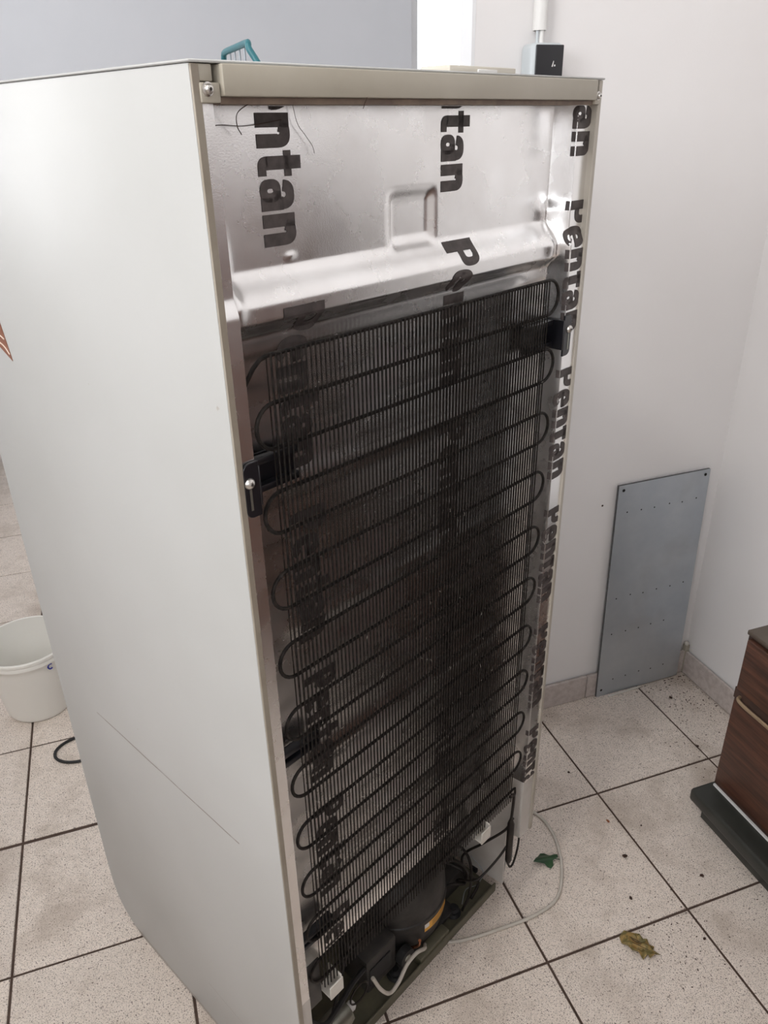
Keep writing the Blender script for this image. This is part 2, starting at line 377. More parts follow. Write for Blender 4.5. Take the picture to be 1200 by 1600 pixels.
# skirting: one tile after another along each wall
bb = tag(MB().box(-0.215, XR - .0115, WY - .004, WY - .0001, 0, 0.065).build('baseboard_back', M['grout']), kind='structure')
x = XR - .0115
while x > -0.215 + .01:
    x0 = max(-0.215, x - T + .002)
    MB().box(x0, x, WY - .0115, WY - .0035, 0.001, 0.070).build('tile', M['skirt'], bb, bevel=.0012, seg=1); x -= T
br = tag(MB().box(XR - .004, XR - .0001, YB, WY - .0115, 0, 0.065).build('baseboard_right', M['grout']), kind='structure')
y = WY - .0135
while y > YB + .01:
    y0 = max(YB, y - T + .002)
    MB().box(XR - .0115, XR - .0035, y0, y, 0.0025, 0.070).build('tile', M['skirt'], br, bevel=.0012, seg=1); y -= T
struct(MB().box(XR - .0135, XR - .0005, WY - .0135, WY - .0005, 0.001, 0.088).build('trim_2', M['rail'], None, bevel=.002))

# ------------------------------------------------------------------ REFRIGERATOR  (local: x along the back, y into the cabinet, z up)
FW, FD, FH = 0.5547, 0.549, 1.375
fr = empty('refrigerator', (-0.7619, -0.4159, 0), 0.4771)
tag(fr, 'white refrigerator seen from behind, foil-lined back with black wire condenser, standing on the tiles', 'refrigerator')
prof = [(0.0, 0.176), (0.034, 0.170), (0.050, 0.004), (0.469, 0.0), (0.500, 0.012), (0.522, 0.028), (0.538, 0.052), (0.546, 0.09), (FD, 0.15), (FD, 1.3728), (0.0, 1.3728)]
t = 0.0035
MB().prism([(a if a > 0 else -.0015, z) for a, z in prof], 'x', 0, t).build('side_panel', M['enamel'], fr, bevel=.0012, seg=2)
MB().prism([(a if a > 0 else -.0015, z) for a, z in prof], 'x', FW - t, FW).build('side_panel', M['enamel'], fr, bevel=.0012, seg=2)
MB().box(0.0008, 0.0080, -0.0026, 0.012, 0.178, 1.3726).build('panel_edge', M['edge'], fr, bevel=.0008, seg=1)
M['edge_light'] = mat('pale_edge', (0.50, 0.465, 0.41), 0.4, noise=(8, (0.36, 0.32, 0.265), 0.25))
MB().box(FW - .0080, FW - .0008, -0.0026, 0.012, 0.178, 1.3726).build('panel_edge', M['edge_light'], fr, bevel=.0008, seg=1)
MB().box(t + .0005, FW - t - .0005, 0.21, 0.53, 0.05, 1.36).build('insulated_body', M['liner'], fr)
MB().box(-0.0012, FW + .0012, -0.0040, FD, 1.3730, 1.375).build('top_panel', M['enamel'], fr, bevel=.0008, seg=1)
d = MB().box(0.016, 0.539, 0.551, 0.588, 0.11, 1.372).build('door', M['enamel'], fr, bevel=.010, seg=3)
MB().box(0.022, 0.533, 0.5485, 0.5515, 0.12, 1.365).build('door_seal', M['rubber'], d)
MB().box(0.050, 0.068, 0.588, 0.620, 0.75, 1.00).build('door_handle', M['rail'], d, bevel=.005)
MB().box(0.02, 0.535, 0.45, 0.47, 0.012, 0.10).build('plinth', M['rubber'], fr)
for fxp in (0.03, FW - .03):
    MB().lathe([(0.014, 0.0), (0.016, 0.003), (0.016, 0.009), (0.006, 0.012), (0.006, 0.05)], (fxp, 0.43, 0), 16).build('foot', M['rubber'], fr, smooth=True)
    MB().lathe([(0.006, 0.0), (0.007, 0.001), (0.007, 0.016)], (fxp, 0.100, 0), 12).build('foot', M['rubber'], fr, smooth=True)

# rear rail and corner brackets
MB().box(0.0235, 0.5355, -0.0075, 0.030, 1.3525, 1.3728).build('rear_rail', M['rail'], fr, bevel=.0016)
MB().box(0.0235, 0.5360, -0.0015, 0.030, 1.3480, 1.3523).build('rail_lip', M['rail_dark'], fr)
for s0, s1, sc in ((0.0064, 0.0228, 0.0120), (0.5362, 0.5483, 0.5420)):
    cb = MB().box(s0, s1, -0.0042, 0.012, 1.3485, 1.3612).box(s0, s1 - .004, -0.0020, 0.012, 1.3618, 1.3726).build('corner_bracket', M['rail'], fr, bevel=.0012)
    MB().lathe([(0.0046, -0.0042), (0.0046, -0.0050), (0.0034, -0.0056), (0.0034, -0.0064), (0.0024, -0.0078), (0.0, -0.0082)], (sc, 0, 1.3570), 20, axis='y').build('screw', M['steel'], cb, smooth=True)
    MB().lathe([(0.0012, -0.0083), (0.0008, -0.0086)], (sc, 0, 1.3570), 6, axis='y').build('screw_socket', M['screw_dark'], cb)

# foil-covered back: one pressed sheet, a height field over x and z
def bumpf(v, c, w): return math.exp(-((v - c) / w) ** 2)
def back_d(s, z):
    fd = 0.0052 * sm(z, 1.196, 1.214)
    z_ = z - 0.012 * (0.28 - s) * 0.0
    if z_ > 1.172: rd = 0.017 + 0.018 * sm(z_, 1.197, 1.227) + 0.012 * (1 - sm(z_, 1.170, 1.187))
    else: rd = 0.029
    rd += 0.0035 * (1 - sm(z_, 1.150, 1.160)) * 0.6
    pk = sm(s, .232, .246) * (1 - sm(s, .294, .308)) * sm(z, 1.218, 1.234) * (1 - sm(z, 1.264, 1.280))
    rd += 0.0065 * pk
    inside = sm(s, .05, .09) * (1 - sm(s, .43, .47))
    rd -= inside * (0.0010 * bumpf(z, 1.118, .007) + 0.0010 * bumpf(z, 1.076, .007) + 0.0040 * bumpf(z, 1.026, .011)
                    + 0.004 * bumpf(z, .86, .012) + 0.005 * bumpf(z, .66, .012) + 0.004 * bumpf(z, .47, .012))
    rd -= 0.0045 * bumpf(s, .500, .012) * sm(z, 1.15, 1.20) * (1 - sm(z, 1.235, 1.26))
    rd -= 0.0045 * bumpf(s, .034, .007) * sm(z, 1.18, 1.21) * (1 - sm(z, 1.235, 1.27))
    rd -= 0.0015 * bumpf(s, .108, .004) * bumpf(z, 1.232, .003)
    bulge = 0.006 * (1 - sm(z, 1.236, 1.252)) * sm(z, 1.15, 1.236)
    wl = sm(s, .0222, .0250); wr = 1 - sm(s, .5150 - bulge, .5195)
    return fd + (rd - fd) * min(wl, wr)
def frange(a, b, n): return [a + (b - a) * i / n for i in range(n)]
ss = frange(.0063, .0215, 6) + frange(.0215, .026, 9) + frange(.026, .05, 8) + frange(.05, .235, 46) + frange(.235, .31, 38) + frange(.31, .49, 45) + frange(.49, .506, 8) + frange(.506, .5205, 24) + frange(.5205, .5484, 6) + [.5484]
zz = frange(.312, 1.0, 138) + frange(1.0, 1.14, 56) + frange(1.14, 1.29, 100) + frange(1.29, 1.3495, 16) + [1.3495]
hf = MB(); nS = len(ss)
hf.add([(s_, back_d(s_, z_), z_) for z_ in zz for s_ in ss], [(j * nS + i, j * nS + i + 1, (j + 1) * nS + i + 1, (j + 1) * nS + i) for j in range(len(zz) - 1) for i in range(nS - 1)])
foil = hf.build('foil_back', M['foil'], fr, smooth=True)
for p in foil.data.polygons: p.use_smooth = True
tag(foil, 'silvery pressed foil back sheet')

# printed words running down the foil
def ring(cx, cy, ro, so, ri, si, a0, a1, n=14):
    out = []
    for k in range(n):
        A = R(a0 + (a1 - a0) * k / n); B = R(a0 + (a1 - a0) * (k + 1) / n)
        def e(a, rx, ry):                                # slightly squared ellipse
            c, s_ = math.cos(a), math.sin(a); q = 0.80
            return (cx + rx * math.copysign(abs(c) ** q, c), cy + ry * math.copysign(abs(s_) ** q, s_))
        o0, o1, i0, i1 = e(A, ro, so), e(B, ro, so), e(A, ri, si), e(B, ri, si)
        m0 = tuple((a + b) / 2 for a, b in zip(o0, i0)); m1 = tuple((a + b) / 2 for a, b in zip(o1, i1))
        out += [[o0, o1, m1, m0], [m0, m1, i1, i0]]
    return out
def rect(x0, y0, x1, y1, st=0.12):
    nx = max(1, round((x1 - x0) / st)); ny = max(1, round((y1 - y0) / st)); out = []
    for i in range(nx):
        for j in range(ny):
            a, b = x0 + (x1 - x0) * i / nx, x0 + (x1 - x0) * (i + 1) / nx; c, d_ = y0 + (y1 - y0) * j / ny, y0 + (y1 - y0) * (j + 1) / ny
            out.append([(a, c), (b, c), (b, d_), (a, d_)])
    return out
G = {
    'P': (1.16, rect(0, 0, .42, 1.38) + rect(.34, 1.14, .62, 1.38) + rect(.34, .50, .62, .76) + ring(.60, .94, .46, .44, .10, .18, -90, 90)),
    'e': (1.07, ring(.50, .50, .50, .53, .10, .26, 0, 318, 26) + rect(.10, .44, .98, .60)),
    'n': (1.12, rect(0, 0, .43, 1.0) + ring(.60, .62, .44, .40, .04, .10, 0, 165) + rect(.62, 0, 1.04, .64)),
    't': (0.86, rect(.16, .22, .58, 1.30) + rect(0, .78, .80, 1.0) + ring(.50, .28, .34, .30, .02, .05, 180, 270) + rect(.48, -.02, .76, .22)),
    'a': (1.10, rect(.57, 0, .99, .68) + ring(.50, .64, .47, .39, .10, .14, 0, 172) + ring(.36, .30, .37, .32, .07, .10, 0, 360, 20) + rect(.36, .42, .64, .62)),
}
def fold(a, b):                                          # the print wraps round the edge of the right flange
    if a < 0.5185 and a > 0.50:
        dep = back_d(0.5195, b) + (0.5185 - a); lo, hi = 0.505, 0.5195
        for _ in range(18):
            mid = (lo + hi) / 2
            if back_d(mid, b) > dep: lo = mid
            else: hi = mid
        return (lo - 0.0004, dep - 0.0003, b)
    return (a, back_d(a, b) - 0.0005, b)
def word(text, zs, base, k=0.0246, h=0.0345, smax=0.5480, smin=0.007, ztop=1.3478, zbot=0.316):
    m = MB(); x = 0
    for ch in text:
        adv, polys = G[ch]
        for q in polys:
            vs = []
            for px, py in q:
                s_ = base + py * h; z_ = zs - (x + px) * k
                vs.append((min(max(s_, smin), smax), z_))
            zz_ = [v[1] for v in vs]
            if max(zz_) <= zbot or min(zz_) >= ztop: continue
            vs = [(a, min(max(b, zbot), ztop)) for a, b in vs]
            ar = abs((vs[0][0] - vs[2][0]) * (vs[1][1] - vs[3][1]) - (vs[1][0] - vs[3][0]) * (vs[0][1] - vs[2][1]))
            if ar < 1e-9: continue
            m.add([fold(a, b) for a, b in vs], [(0, 1, 2, 3)])
        x += adv
    if m.v: m.build('printed_word', M['print'], fr)
for base, z0 in ((0.081, 1.1935), (0.3125, 1.2215), (0.5122, 1.2475)):
    for k in range(-1, 5): word('Pentan', z0 - 0.2045 * k, base)

# compressor bay: white liner sides, sloping roof, back, flanges
for s0, s1 in ((0.0063, 0.0100), (0.5180, 0.5215)):
    MB().prism([(0.0012, 0.3115), (0.0012, 0.178), (0.030, 0.172), (0.030, 0.030), (0.205, 0.012), (0.205, 0.3115)], 'x', s0, s1).build('bay_side', M['liner'], fr)
MB().box(0.5216, 0.5483, 0.0012, 0.0030, 0.178, 0.3112).build('bay_flange', M['liner'], fr)
MB().box(0.0101, 0.0235, 0.0012, 0.0030, 0.178, 0.3112).build('bay_flange', M['liner'], fr)
MB().prism([(0.0328, 0.313), (0.0328, 0.305), (0.195, 0.215), (0.209, 0.215), (0.209, 0.313)], 'x', 0.0102, 0.5178).build('bay_roof', M['liner'], fr)
MB().box(0.0102, 0.5178, 0.198, 0.208, 0.014, 0.2148).build('bay_back', M['liner'], fr)
bp = MB().box(0.012, 0.516, 0.046, 0.196, 0.004, 0.010).box(0.012, 0.516, 0.042, 0.0455, 0.002, 0.024).build('base_plate', M['tray'], fr, bevel=.001, seg=1)
tag(bp, 'olive-brown grimy base plate')

# condenser: serpentine tube with vertical wires before and behind it
cond = empty('condenser'); cond.parent = fr
dc, zt, dz = 0.0060, 1.1610, 0.0423
sl, sr = 0.0515, 0.4820
cr = dz / 2
path = []
def arc(cx, cz, rx, rz, a0, a1, n=12): return [(cx + rx * math.cos(R(a0 + (a1 - a0) * k / n)), dc, cz + rz * math.sin(R(a0 + (a1 - a0) * k / n))) for k in range(n + 1)]
path += [(0.0305, dc + .012, zt - .028), (0.0305, dc + .004, zt - .018), (0.0345, dc, zt - .008), (0.042, dc, zt - .002), (0.050, dc, zt)]
for i in range(21):
    z_ = zt - dz * i
    if i % 2 == 0:
        path += [(sl + (sr - sl) * k / 8, dc, z_) for k in range(9)]
        if i < 20: path += arc(sr + .004, z_ - cr, .0225, cr, 90, -90)
    else:
        path += [(sr - (sr - sl) * k / 8, dc, z_) for k in range(9)]
        path += arc(sl + .001, z_ - cr, .0205, cr, 90, 270)
path += [(0.492, dc, zt - dz * 20), (0.500, dc + .001, zt - dz * 20 - .004), (0.503, dc + .002, zt - dz * 20 - .016), (0.503, dc + .004, zt - dz * 20 - .045)]
MB().tube(path, 0.0020, 8).build('tube', M['dust_tube'], cond, smooth=True)
zb = 0.297
w0 = MB().tube([(0, 0, zb), (0, 0, (zb + zt) / 2), (0, 0, zt + .0015)], 0.00092, 6).mesh('wire', M['dust_tube'], smooth=True)
NW = 77
for i in range(NW):
    o = bpy.data.objects.new('wire', w0); C.objects.link(o); o.parent = cond
    o.location = (sl + (sr - sl) * i / (NW - 1), dc - .0031, random.uniform(-.0012, .0012))
bw = MB()
for i in range(NW):
    s_ = sl + (sr - sl) * i / (NW - 1); bw.tube([(s_, dc + .0031, zb), (s_, dc + .0031, zt + .001)], 0.00068, 5)
tag(bw.build('rear_wires', M['black_tube'], cond, smooth=True), kind='stuff')
# mounting brackets: slotted ear on the flange and a ribbed channel behind the wires
def bracket(side, zc, ear=True):
    g = 1 if side < 0 else -1
    X = lambda s_: s_ if side < 0 else 0.5385 - (s_ - 0.0)
    root = empty('mounting_bracket'); root.parent = fr
    def bx(m, a, b, *r):
        a, b = X(a), X(b); return m.box(min(a, b), max(a, b), *r)
    if ear:
        pts = []
        for (cx, cz, a0) in ((0.0145, zc + .017, 90), (0.0145, zc - .020, 180)):
            for k in range(7):
                a = R(a0 + 15 * k); pts.append((X(cx + .0075 * math.cos(a)), cz + .0075 * math.sin(a)))
        pts += [(X(0.0235), zc - .0275), (X(0.0235), zc + .0245)]
        MB().prism(pts, 'y', -0.0032, -0.0006).build('ear', M['bracket'], root, bevel=.0005, seg=1)
        MB().lathe([(0.0052, -0.0033), (0.0052, -0.0040), (0.0040, -0.0060), (0.0018, -0.0070), (0, -0.0072)], (X(.0125), 0, zc + .006), 20, axis='y').build('screw', M['steel'], root, smooth=True)
        MB().lathe([(0.0014, -0.0071), (0.0010, -0.0076)], (X(.0125), 0, zc + .006), 6, axis='y').build('screw_socket', M['screw_dark'], root)
        bx(MB(), .0117, .0140, -0.0036, -0.0031, zc - .020, zc + .0005).build('slot', M['alu'], root)
    c = MB(); hh = .019 if ear else .009
    bx(c, .0235, .083, .0215, .0235, zc - hh, zc + hh)
    bx(c, .0235, .0255, (-.0030 if ear else .012), .0215, zc - hh, zc + hh)
    c.build('channel', M['bracket'], root, bevel=.0006, seg=1)
    for zz_ in ((zc + .0145, zc - .0125) if ear else (zc + .0065, zc - .0065)):
        bx(MB(), .0256, .083, .0120, .0214, zz_ - .0035, zz_ + .0035).build('rib', M['bracket'], root, bevel=.0015, seg=2)
bracket(-1, 1.052); bracket(1, 1.090); bracket(-1, 0.712, False); bracket(-1, 0.395, False)

MB().box(.0240, .0500, .0090, .0115, .266, .356).build('support_plate', M['comp'], fr, bevel=.001)
# white plastic holders at the lower corners of the condenser
for sx_, zz_ in ((0.0530, 0.287), (0.3900, 0.290)):
    h = empty('holder_clip'); h.parent = fr
    MB().box(sx_, sx_ + .024, -.0035, .020, zz_ - .010, zz_ - .0075).build('clip_floor', M['clip'], h)
    MB().box(sx_, sx_ + .024, -.0060, -.0035, zz_ - .012, zz_ + .013).build('clip_plate', M['clip'], h, bevel=.0006, seg=1)
    MB().box(sx_ + .0215, sx_ + .024, -.0035, .022, zz_ - .0075, zz_ + .016).build('clip_plate', M['clip'], h, bevel=.0006, seg=1)

# compressor
cp = empty('compressor', (0.338, 0.124, 0)); cp.parent = fr
MB().lathe([(0.0, .030), (.060, .030), (.078, .045), (.083, .065), (.084, .098), (.0865, .100), (.0865, .108), (.084, .110), (.083, .140), (.076, .165), (.058, .186), (.030, .197), (0.0, .200)], (0, 0, 0), 48, cap=False, sy=0.86).build('shell', M['comp'], cp, smooth=True)
MB().box(-.085, .085, -.060, .060, .018, .026).build('mounting_foot', M['comp'], cp, bevel=.003)
for a, b in ((-.08, -.055), (.08, -.055), (-.08, .055), (.08, .055)):
    MB().lathe([(.013, .010), (.015, .013), (.011, .018), (.011, .024), (.006, .026), (.006, .030)], (a, b, 0), 16).build('rubber_mount', M['rubber'], cp, smooth=True)
MB().box(-.150, -.078, -.058, .012, .040, .122).build('relay_box', M['comp'], cp, bevel=.006, seg=2)
MB().box(-.145, -.095, -.0600, -.0580, .060, .100).build('relay_cover', M['rubber'], cp, bevel=.0008, seg=1)
MB().lathe([(.016, -.072), (.017, -.069), (.017, -.058)], (-.066, 0, .060), 20, axis='y').build('overload_cap', M['rubber'], cp, smooth=True)
MB().lathe([(.006, -.0735), (.007, -.0721)], (-.066, 0, .060), 14, axis='y').build('overload_button', M['alu'], cp, smooth=True)
# orange and white type label wrapped on the shell
def wrap(name, a0, a1, z0, z1, m, off):
    mb = MB(); n = 12
    vs = [(( .0845 + off) * math.cos(R(a0 + (a1 - a0) * k / n)), (.0845 + off) * .86 * math.sin(R(a0 + (a1 - a0) * k / n)), z_) for z_ in (z0, z1) for k in range(n + 1)]
    mb.add(vs, [(k, k + 1, n + 2 + k, n + 1 + k) for k in range(n)]); return mb.build(name, m, cp)
wrap('type_label', -104, -56, .078, .097, M['orange'], .0004)
wrap('label_field', -104, -97, .087, .097, M['label_white'], .0008)
for z_ in (.082, .0865, .091): wrap('label_line', -92, -62, z_, z_ + .0011, M['label_ink'], .0008)
MB().tube(smooth_path([(.060, .03, .15), (.085, .035, .165), (.110, .02, .16), (.125, -.01, .13), (.140, -.03, .17), (.150, -.05, .22), (.150, -.06, .262)]), .0032, 8).build('discharge_pipe', M['black_tube'], cp, smooth=True)
MB().tube(smooth_path([(.070, -.02, .12), (.098, -.040, .125), (.118, -.055, .09), (.122, -.045, .05), (.118, .0, .035), (.120, .05, .05)]), .0034, 8).build('suction_pipe', M['black_tube'], cp, smooth=True)
MB().tube(smooth_path([(-.052, -.062, .060), (-.046, -.076, .074), (-.047, -.082, .088), (-.049, -.084, .100)]), .0026, 8).build('process_pipe', M['copper'], cp, smooth=True)
MB().tube(smooth_path([(.075, .01, .10), (.110, -.01, .085), (.135, -.055, .060), (.150, -.060, .030), (.120, -.066, .022)]), .0030, 8).build('service_pipe', M['black_tube'], cp, smooth=True)
MB().tube(smooth_path([(.090, -.02, .16), (.112, -.045, .150), (.120, -.062, .110), (.108, -.070, .050), (.090, -.068, .020)]), .0026, 8).build('service_pipe', M['dust_tube'], cp, smooth=True)
MB().tube(smooth_path([(.100, -.060, .020), (.125, -.050, .028), (.150, -.058, .026), (.158, -.064, .060), (.150, -.040, .090)]), .0008, 6).build('earth_wire', M['bar'], cp, smooth=True)
MB().box(.086, .150, -.030, .045, .0105, .055).build('valve_block', M['comp'], cp, bevel=.005)
MB().box(-.040, .040, -.079, -.060, .0105, .030).build('mounting_clamp', M['tray'], cp, bevel=.003)
MB().lathe([(0.0, 0.0), (.019, 0.0), (.021, .003), (.021, .038), (.019, .041), (0, .041)], (.108, .018, .162), 24, cap=False).build('pipe_cap', M['comp'], cp, smooth=True)

# evaporation dish bits: grey capacitor cylinder and dark hoses at the left of the bay
cy = empty('capacitor'); cy.parent = fr
def along(p0, p1, prof, n, name, m, par):
    a, b = Vector(p0), Vector(p1); dv = (b - a); q = dv.to_track_quat('Z', 'Y').to_matrix()
    mb = MB().lathe(prof, (0, 0, 0), n); mb.v = [tuple(q @ Vector(v) + a) for v in mb.v]
    return mb.build(name, m, par, smooth=True)
along((0.062, .070, .052), (0.145, .070, .052), [(.010, 0), (.019, .001), (.020, .003), (.020, .078), (.0185, .082), (.010, .083)], 10, 'can', M['alu'], cy)
along((0.145, .070, .052), (0.160, .070, .052), [(.008, 0), (.0085, .010), (.006, .014)], 12, 'terminal', M['label_white'], cy)
MB().box(.050, .070, .050, .090, .010, .040).build('cradle', M['tray'], cy, bevel=.002)
MB().tube(smooth_path([(.020, .03, .25), (.040, .035, .20), (.065, .03, .16), (.105, .045, .135), (.150, .06, .125), (.185, .07, .110)]), .0045, 8).build('hose', M['rubber'], fr, smooth=True)
MB().tube(smooth_path([(.022, .05, .16), (.050, .06, .11), (.085, .05, .10), (.120, .065, .12), (.165, .09, .14), (.210, .10, .175)]), .0030, 8).build('hose', M['black_tube'], fr, smooth=True)
MB().tube([(.150 + .019 * math.cos(R(a)), .045, .118 + .019 * math.sin(R(a))) for a in range(0, 360, 15)], .0016, 6, closed=True).build('pipe_loop', M['black_tube'], fr, smooth=True)
MB().tube(smooth_path([(.400, .12, .05), (.430, .08, .07), (.455, .07, .06), (.470, .09, .10), (.480, .05, .16), (.498, .02, .20), (.503, .008, .235)]), .0024, 8).build('tube_end', M['black_tube'], fr, smooth=True)
# filter drier with its capillary loop, hanging at the right edge
fd = empty('filter_drier'); fd.parent = fr
MB().lathe([(.0018, .128), (.0030, .132), (.0062, .141), (.0062, .232), (.0032, .242), (.0024, .247)], (.4935, .0055, 0), 18).build('body', M['black_tube'], fd, smooth=True)
MB().tube(smooth_path([(.484, dc, .301), (.490, .005, .304), (.4955, .005, .298), (.4955, .0055, .270), (.4935, .0055, .243)]), .0026, 8).build('inlet', M['black_tube'], fd, smooth=True)
MB().tube(smooth_path([(.4935, .0055, .130), (.497, .003, .120), (.506, .002, .124), (.518, .003, .150), (.524, .006, .178), (.520, .012, .200)]), .0019, 8).build('capillary', M['black_tube'], fd, smooth=True)
MB().tube(smooth_path([(.4935, .009, .176), (.470, .012, .160), (.440, .02, .140), (.425, .03, .128), (.420, .06, .110)]), .0022, 8).build('capillary', M['black_tube'], fd, smooth=True)
# dust and cobweb strands caught on the back
cw = MB()
def strand(pts, r=.00028): cw.tube(smooth_path(pts, 6), r, 4)
strand([(.053, -.0002, 1.350), (.054, .02, 1.343), (.057, .026, 1.334), (.062, .028, 1.328)], .0004)
strand([(.030, .030, 1.333), (.045, .031, 1.335), (.070, .031, 1.334), (.105, .031, 1.338)])
strand([(.118, .031, 1.349), (.122, .031, 1.335), (.130, .031, 1.326), (.137, .031, 1.318), (.139, .031, 1.312)])
strand([(.165, -.008, 1.353), (.166, -.004, 1.349), (.168, .0, 1.345)])
strand([(.027, .029, 1.335), (.029, .029, 1.31), (.028, .029, 1.29), (.030, .029, 1.27)])
tag(cw.build('cobweb', M['dirt'], fr), kind='stuff')
fl = MB()
for k in range(70):
    s_ = random.uniform(sl, sr); z_ = zt - dz * random.randint(2, 20) + random.uniform(-.004, .004) if k % 2 else random.uniform(.34, 1.0)
    a = random.uniform(0, 6.28); l = random.uniform(.001, .005)
    fl.tube([(s_, dc - .0044, z_), (s_ + l * math.cos(a) * .5, dc - .0054, z_ + l * math.sin(a)), (s_ + l * math.cos(a), dc - .0046, z_ + l * math.sin(a) * 1.6)], .00022, 4)
tag(fl.build('dust_fluff', M['dust'], cond), kind='stuff')

# torn brown tape with cream lines on the side
tp = MB().prism([(.436, 1.1385), (.424, 1.0925), (.455, 1.106), (.49, 1.100), (.50, 1.142), (.46, 1.140)], 'x', -.0006, -.0001).build('brown_tape', M['tape'], fr)
for pts in ([(.4335, 1.117), (.445, 1.120), (.47, 1.119)], [(.4275, 1.100), (.440, 1.1085), (.462, 1.113)]):
    MB().tube([(-.0007, a, b) for a, b in smooth_path([(p[0], p[1], 0) for p in pts])] if False else [(-.0006, v.x, v.y) for v in smooth_path([(p[0], p[1], 0) for p in pts])], .0009, 5).build('printed_line', M['cream'], tp)
MB().tube([(-.0006, .055, 1.04), (-.0006, .050, 1.038), (-.0006, .035, 1.036)], .0002, 4)

# white power cord leaving the relay box: part of the appliance
def gl(x, y, z): return Vector((x, y, z))
inv = Matrix.Rotation(-0.4771, 4, 'Z')
def F(x, y, z): v = inv @ Vector((x + 0.7619, y + 0.4159, 0)); return (v.x, v.y, z)
cord = [F(-.330, .120, .004), F(-.215, .060, .0035), F(-.160, -.002, .0035), F(-.150, -.060, .0035), F(-.172, -.133, .0035), F(-.216, -.194, .0035), F(-.272, -.214, .0035), F(-.353, -.217, .0035), F(-.429, -.213, .0035), F(-.488, -.200, .008),
        (.290, .030, .088), (.265, .026, .108), (.243, .028, .100), (.223, .028, .078), (.202, .028, .074), (.184, .030, .102), (.174, .038, .135)]
MB().tube(smooth_path(cord, 10), .0032, 10).build('power_cord', M['cord'], fr, smooth=True)

# ------------------------------------------------------------------ things on the refrigerator
def fg(s_, d_, z_):
    v = Matrix.Rotation(0.4771, 4, 'Z') @ Vector((s_, d_, 0)); return Vector((v.x - 0.7619, v.y - 0.4159, z_))
rack = empty('dish_rack', fg(.25, .28, 1.3755), 0.4771)
tag(rack, 'teal coated wire rack end with grey bars on top of the refrigerator', 'rack')
def rk(s_, d_, z_): return (s_ - .25, d_ - .28, z_ - 1.3755)
hoop = smooth_path([rk(.233, .205, 1.380), rk(.229, .212, 1.394), rk(.2265, .219, 1.4045), rk(.228, .2215, 1.4090), rk(.234, .232, 1.4105), rk(.257, .282, 1.4105), rk(.281, .332, 1.4105), rk(.2865, .343, 1.4075), rk(.2885, .347, 1.397), rk(.290, .350, 1.380)], 6)
MB().tube(hoop, .0034, 10).build('hoop', M['teal'], rack, smooth=True)
for k in range(4):
    t_ = (k + 1) / 5.2; a = rk(.230 + .056 * t_, .222 + .118 * t_, 1.409); b = (a[0], a[1], rk(0, 0, 1.380)[2])
    MB().tube([a, b], .0011, 8).build('bar', M['bar'], rack, smooth=True)
MB().tube([rk(*p) for p in ((.231, .203, 1.3795), (.291, .352, 1.3795), (.345, .330, 1.3795), (.285, .181, 1.3795))], .0034, 8, closed=True).build('base_frame', M['teal'], rack, smooth=True)
hb = empty('plastic_cover', fg(.33, .05, 1.3755), 0.4771)
tag(hb, 'flat beige plastic cover lying near the right end of the refrigerator top', 'cover')
MB().box(-.012, .098, -.020, .018, 0, .0072).build('lid', M['beige_box'], hb, bevel=.0012)
MB().box(.030, .062, -.0225, -.0203, 0, .0045).build('tab', M['label_white'], hb, bevel=.0006, seg=1)

# ------------------------------------------------------------------ light switch with conduit
sw = tag(empty('light_switch', (-0.1035, WY, 1.408)), 'surface-mounted grey light switch with a black rocker on the wall', 'switch')
MB().box(-.0290, .0290, -.044, -.0005, -.0375, .0375).build('housing', M['socket_grey'], sw, bevel=.009, seg=4)
MB().box(-.0250, .0255, -.0475, -.0442, -.0340, .0340).build('rocker', M['socket_black'], sw, bevel=.0030, seg=3)
MB().add([(.004, -.0478, .003), (.0065, -.0478, .003), (.0080, -.0478, .011), (.0070, -.0478, .0115)], [(0, 1, 2, 3)]).add([(.0085, -.0478, .0035), (.0110, -.0478, .0035), (.0110, -.0478, .0060), (.0085, -.0478, .0060)], [(0, 1, 2, 3)]).build('symbol', M['label_white'], sw)
MB().tube([(-.0010, -.018, .0370), (-.0010, -.018, .060)], .0035, 10).build('cable', M['conduit'], sw, smooth=True)
MB().tube([(-.0075, -.016, .0370), (-.0075, -.016, .060)], .0026, 10).build('cable', M['socket_grey'], sw, smooth=True)
cdt = tag(MB().lathe([(.0095, 0), (.0112, 0), (.0112, ZC - 1.4645), (.0095, ZC - 1.4645)], (0, 0, 0), 24, cap=False).build('cable_conduit', M['conduit'], smooth=True), 'white plastic conduit pipe running up the wall above the light switch', 'pipe')
cdt.location = (-0.1060, WY - .0125, 1.4640)

# ------------------------------------------------------------------ galvanised panel leaning in the corner
ang = math.atan2(0.0075, 0.60)
pl = tag(empty('galvanised_panel', (0.1755, 0.2740, 0.0005)), 'galvanised sheet metal panel with rows of small holes leaning in the corner', 'metal panel')
pl.rotation_euler = (-ang, R(-0.7), 0)
PW, PH = 0.2480, 0.598
MB().box(0, PW, 0, .0012, 0, PH).build('sheet', M['galv'], pl)
MB().box(0, .0014, .0013, .0068, 0, PH).build('folded_edge', M['galv_edge'], pl)
MB().box(PW - .0014, PW, .0013, .0068, 0, PH).build('folded_edge', M['galv_edge'], pl)
MB().box(.0015, PW - .0015, .0013, .0068, PH - .0014, PH).build('folded_edge', M['galv_edge'], pl)
holes = [(.012, .586, 2.2), (.235, .586, 2.2), (.012, .020, 2.0)]
for row, zs_, n in ((.528, .012, 6), (.296, .012, 6), (.192, .010, 5), (.048, .030, 5)):
    for k in range(n): holes.append((zs_ + .014 + k * .0385 + random.uniform(-.002, .002), row + random.uniform(-.002, .002), 1.1))
for hx, hz, hr in holes:
    MB().lathe([(.0018 * hr, -.0007), (.0009 * hr, .0001)], (hx, 0, hz), 8, axis='y').build('hole', M['hole'], pl)
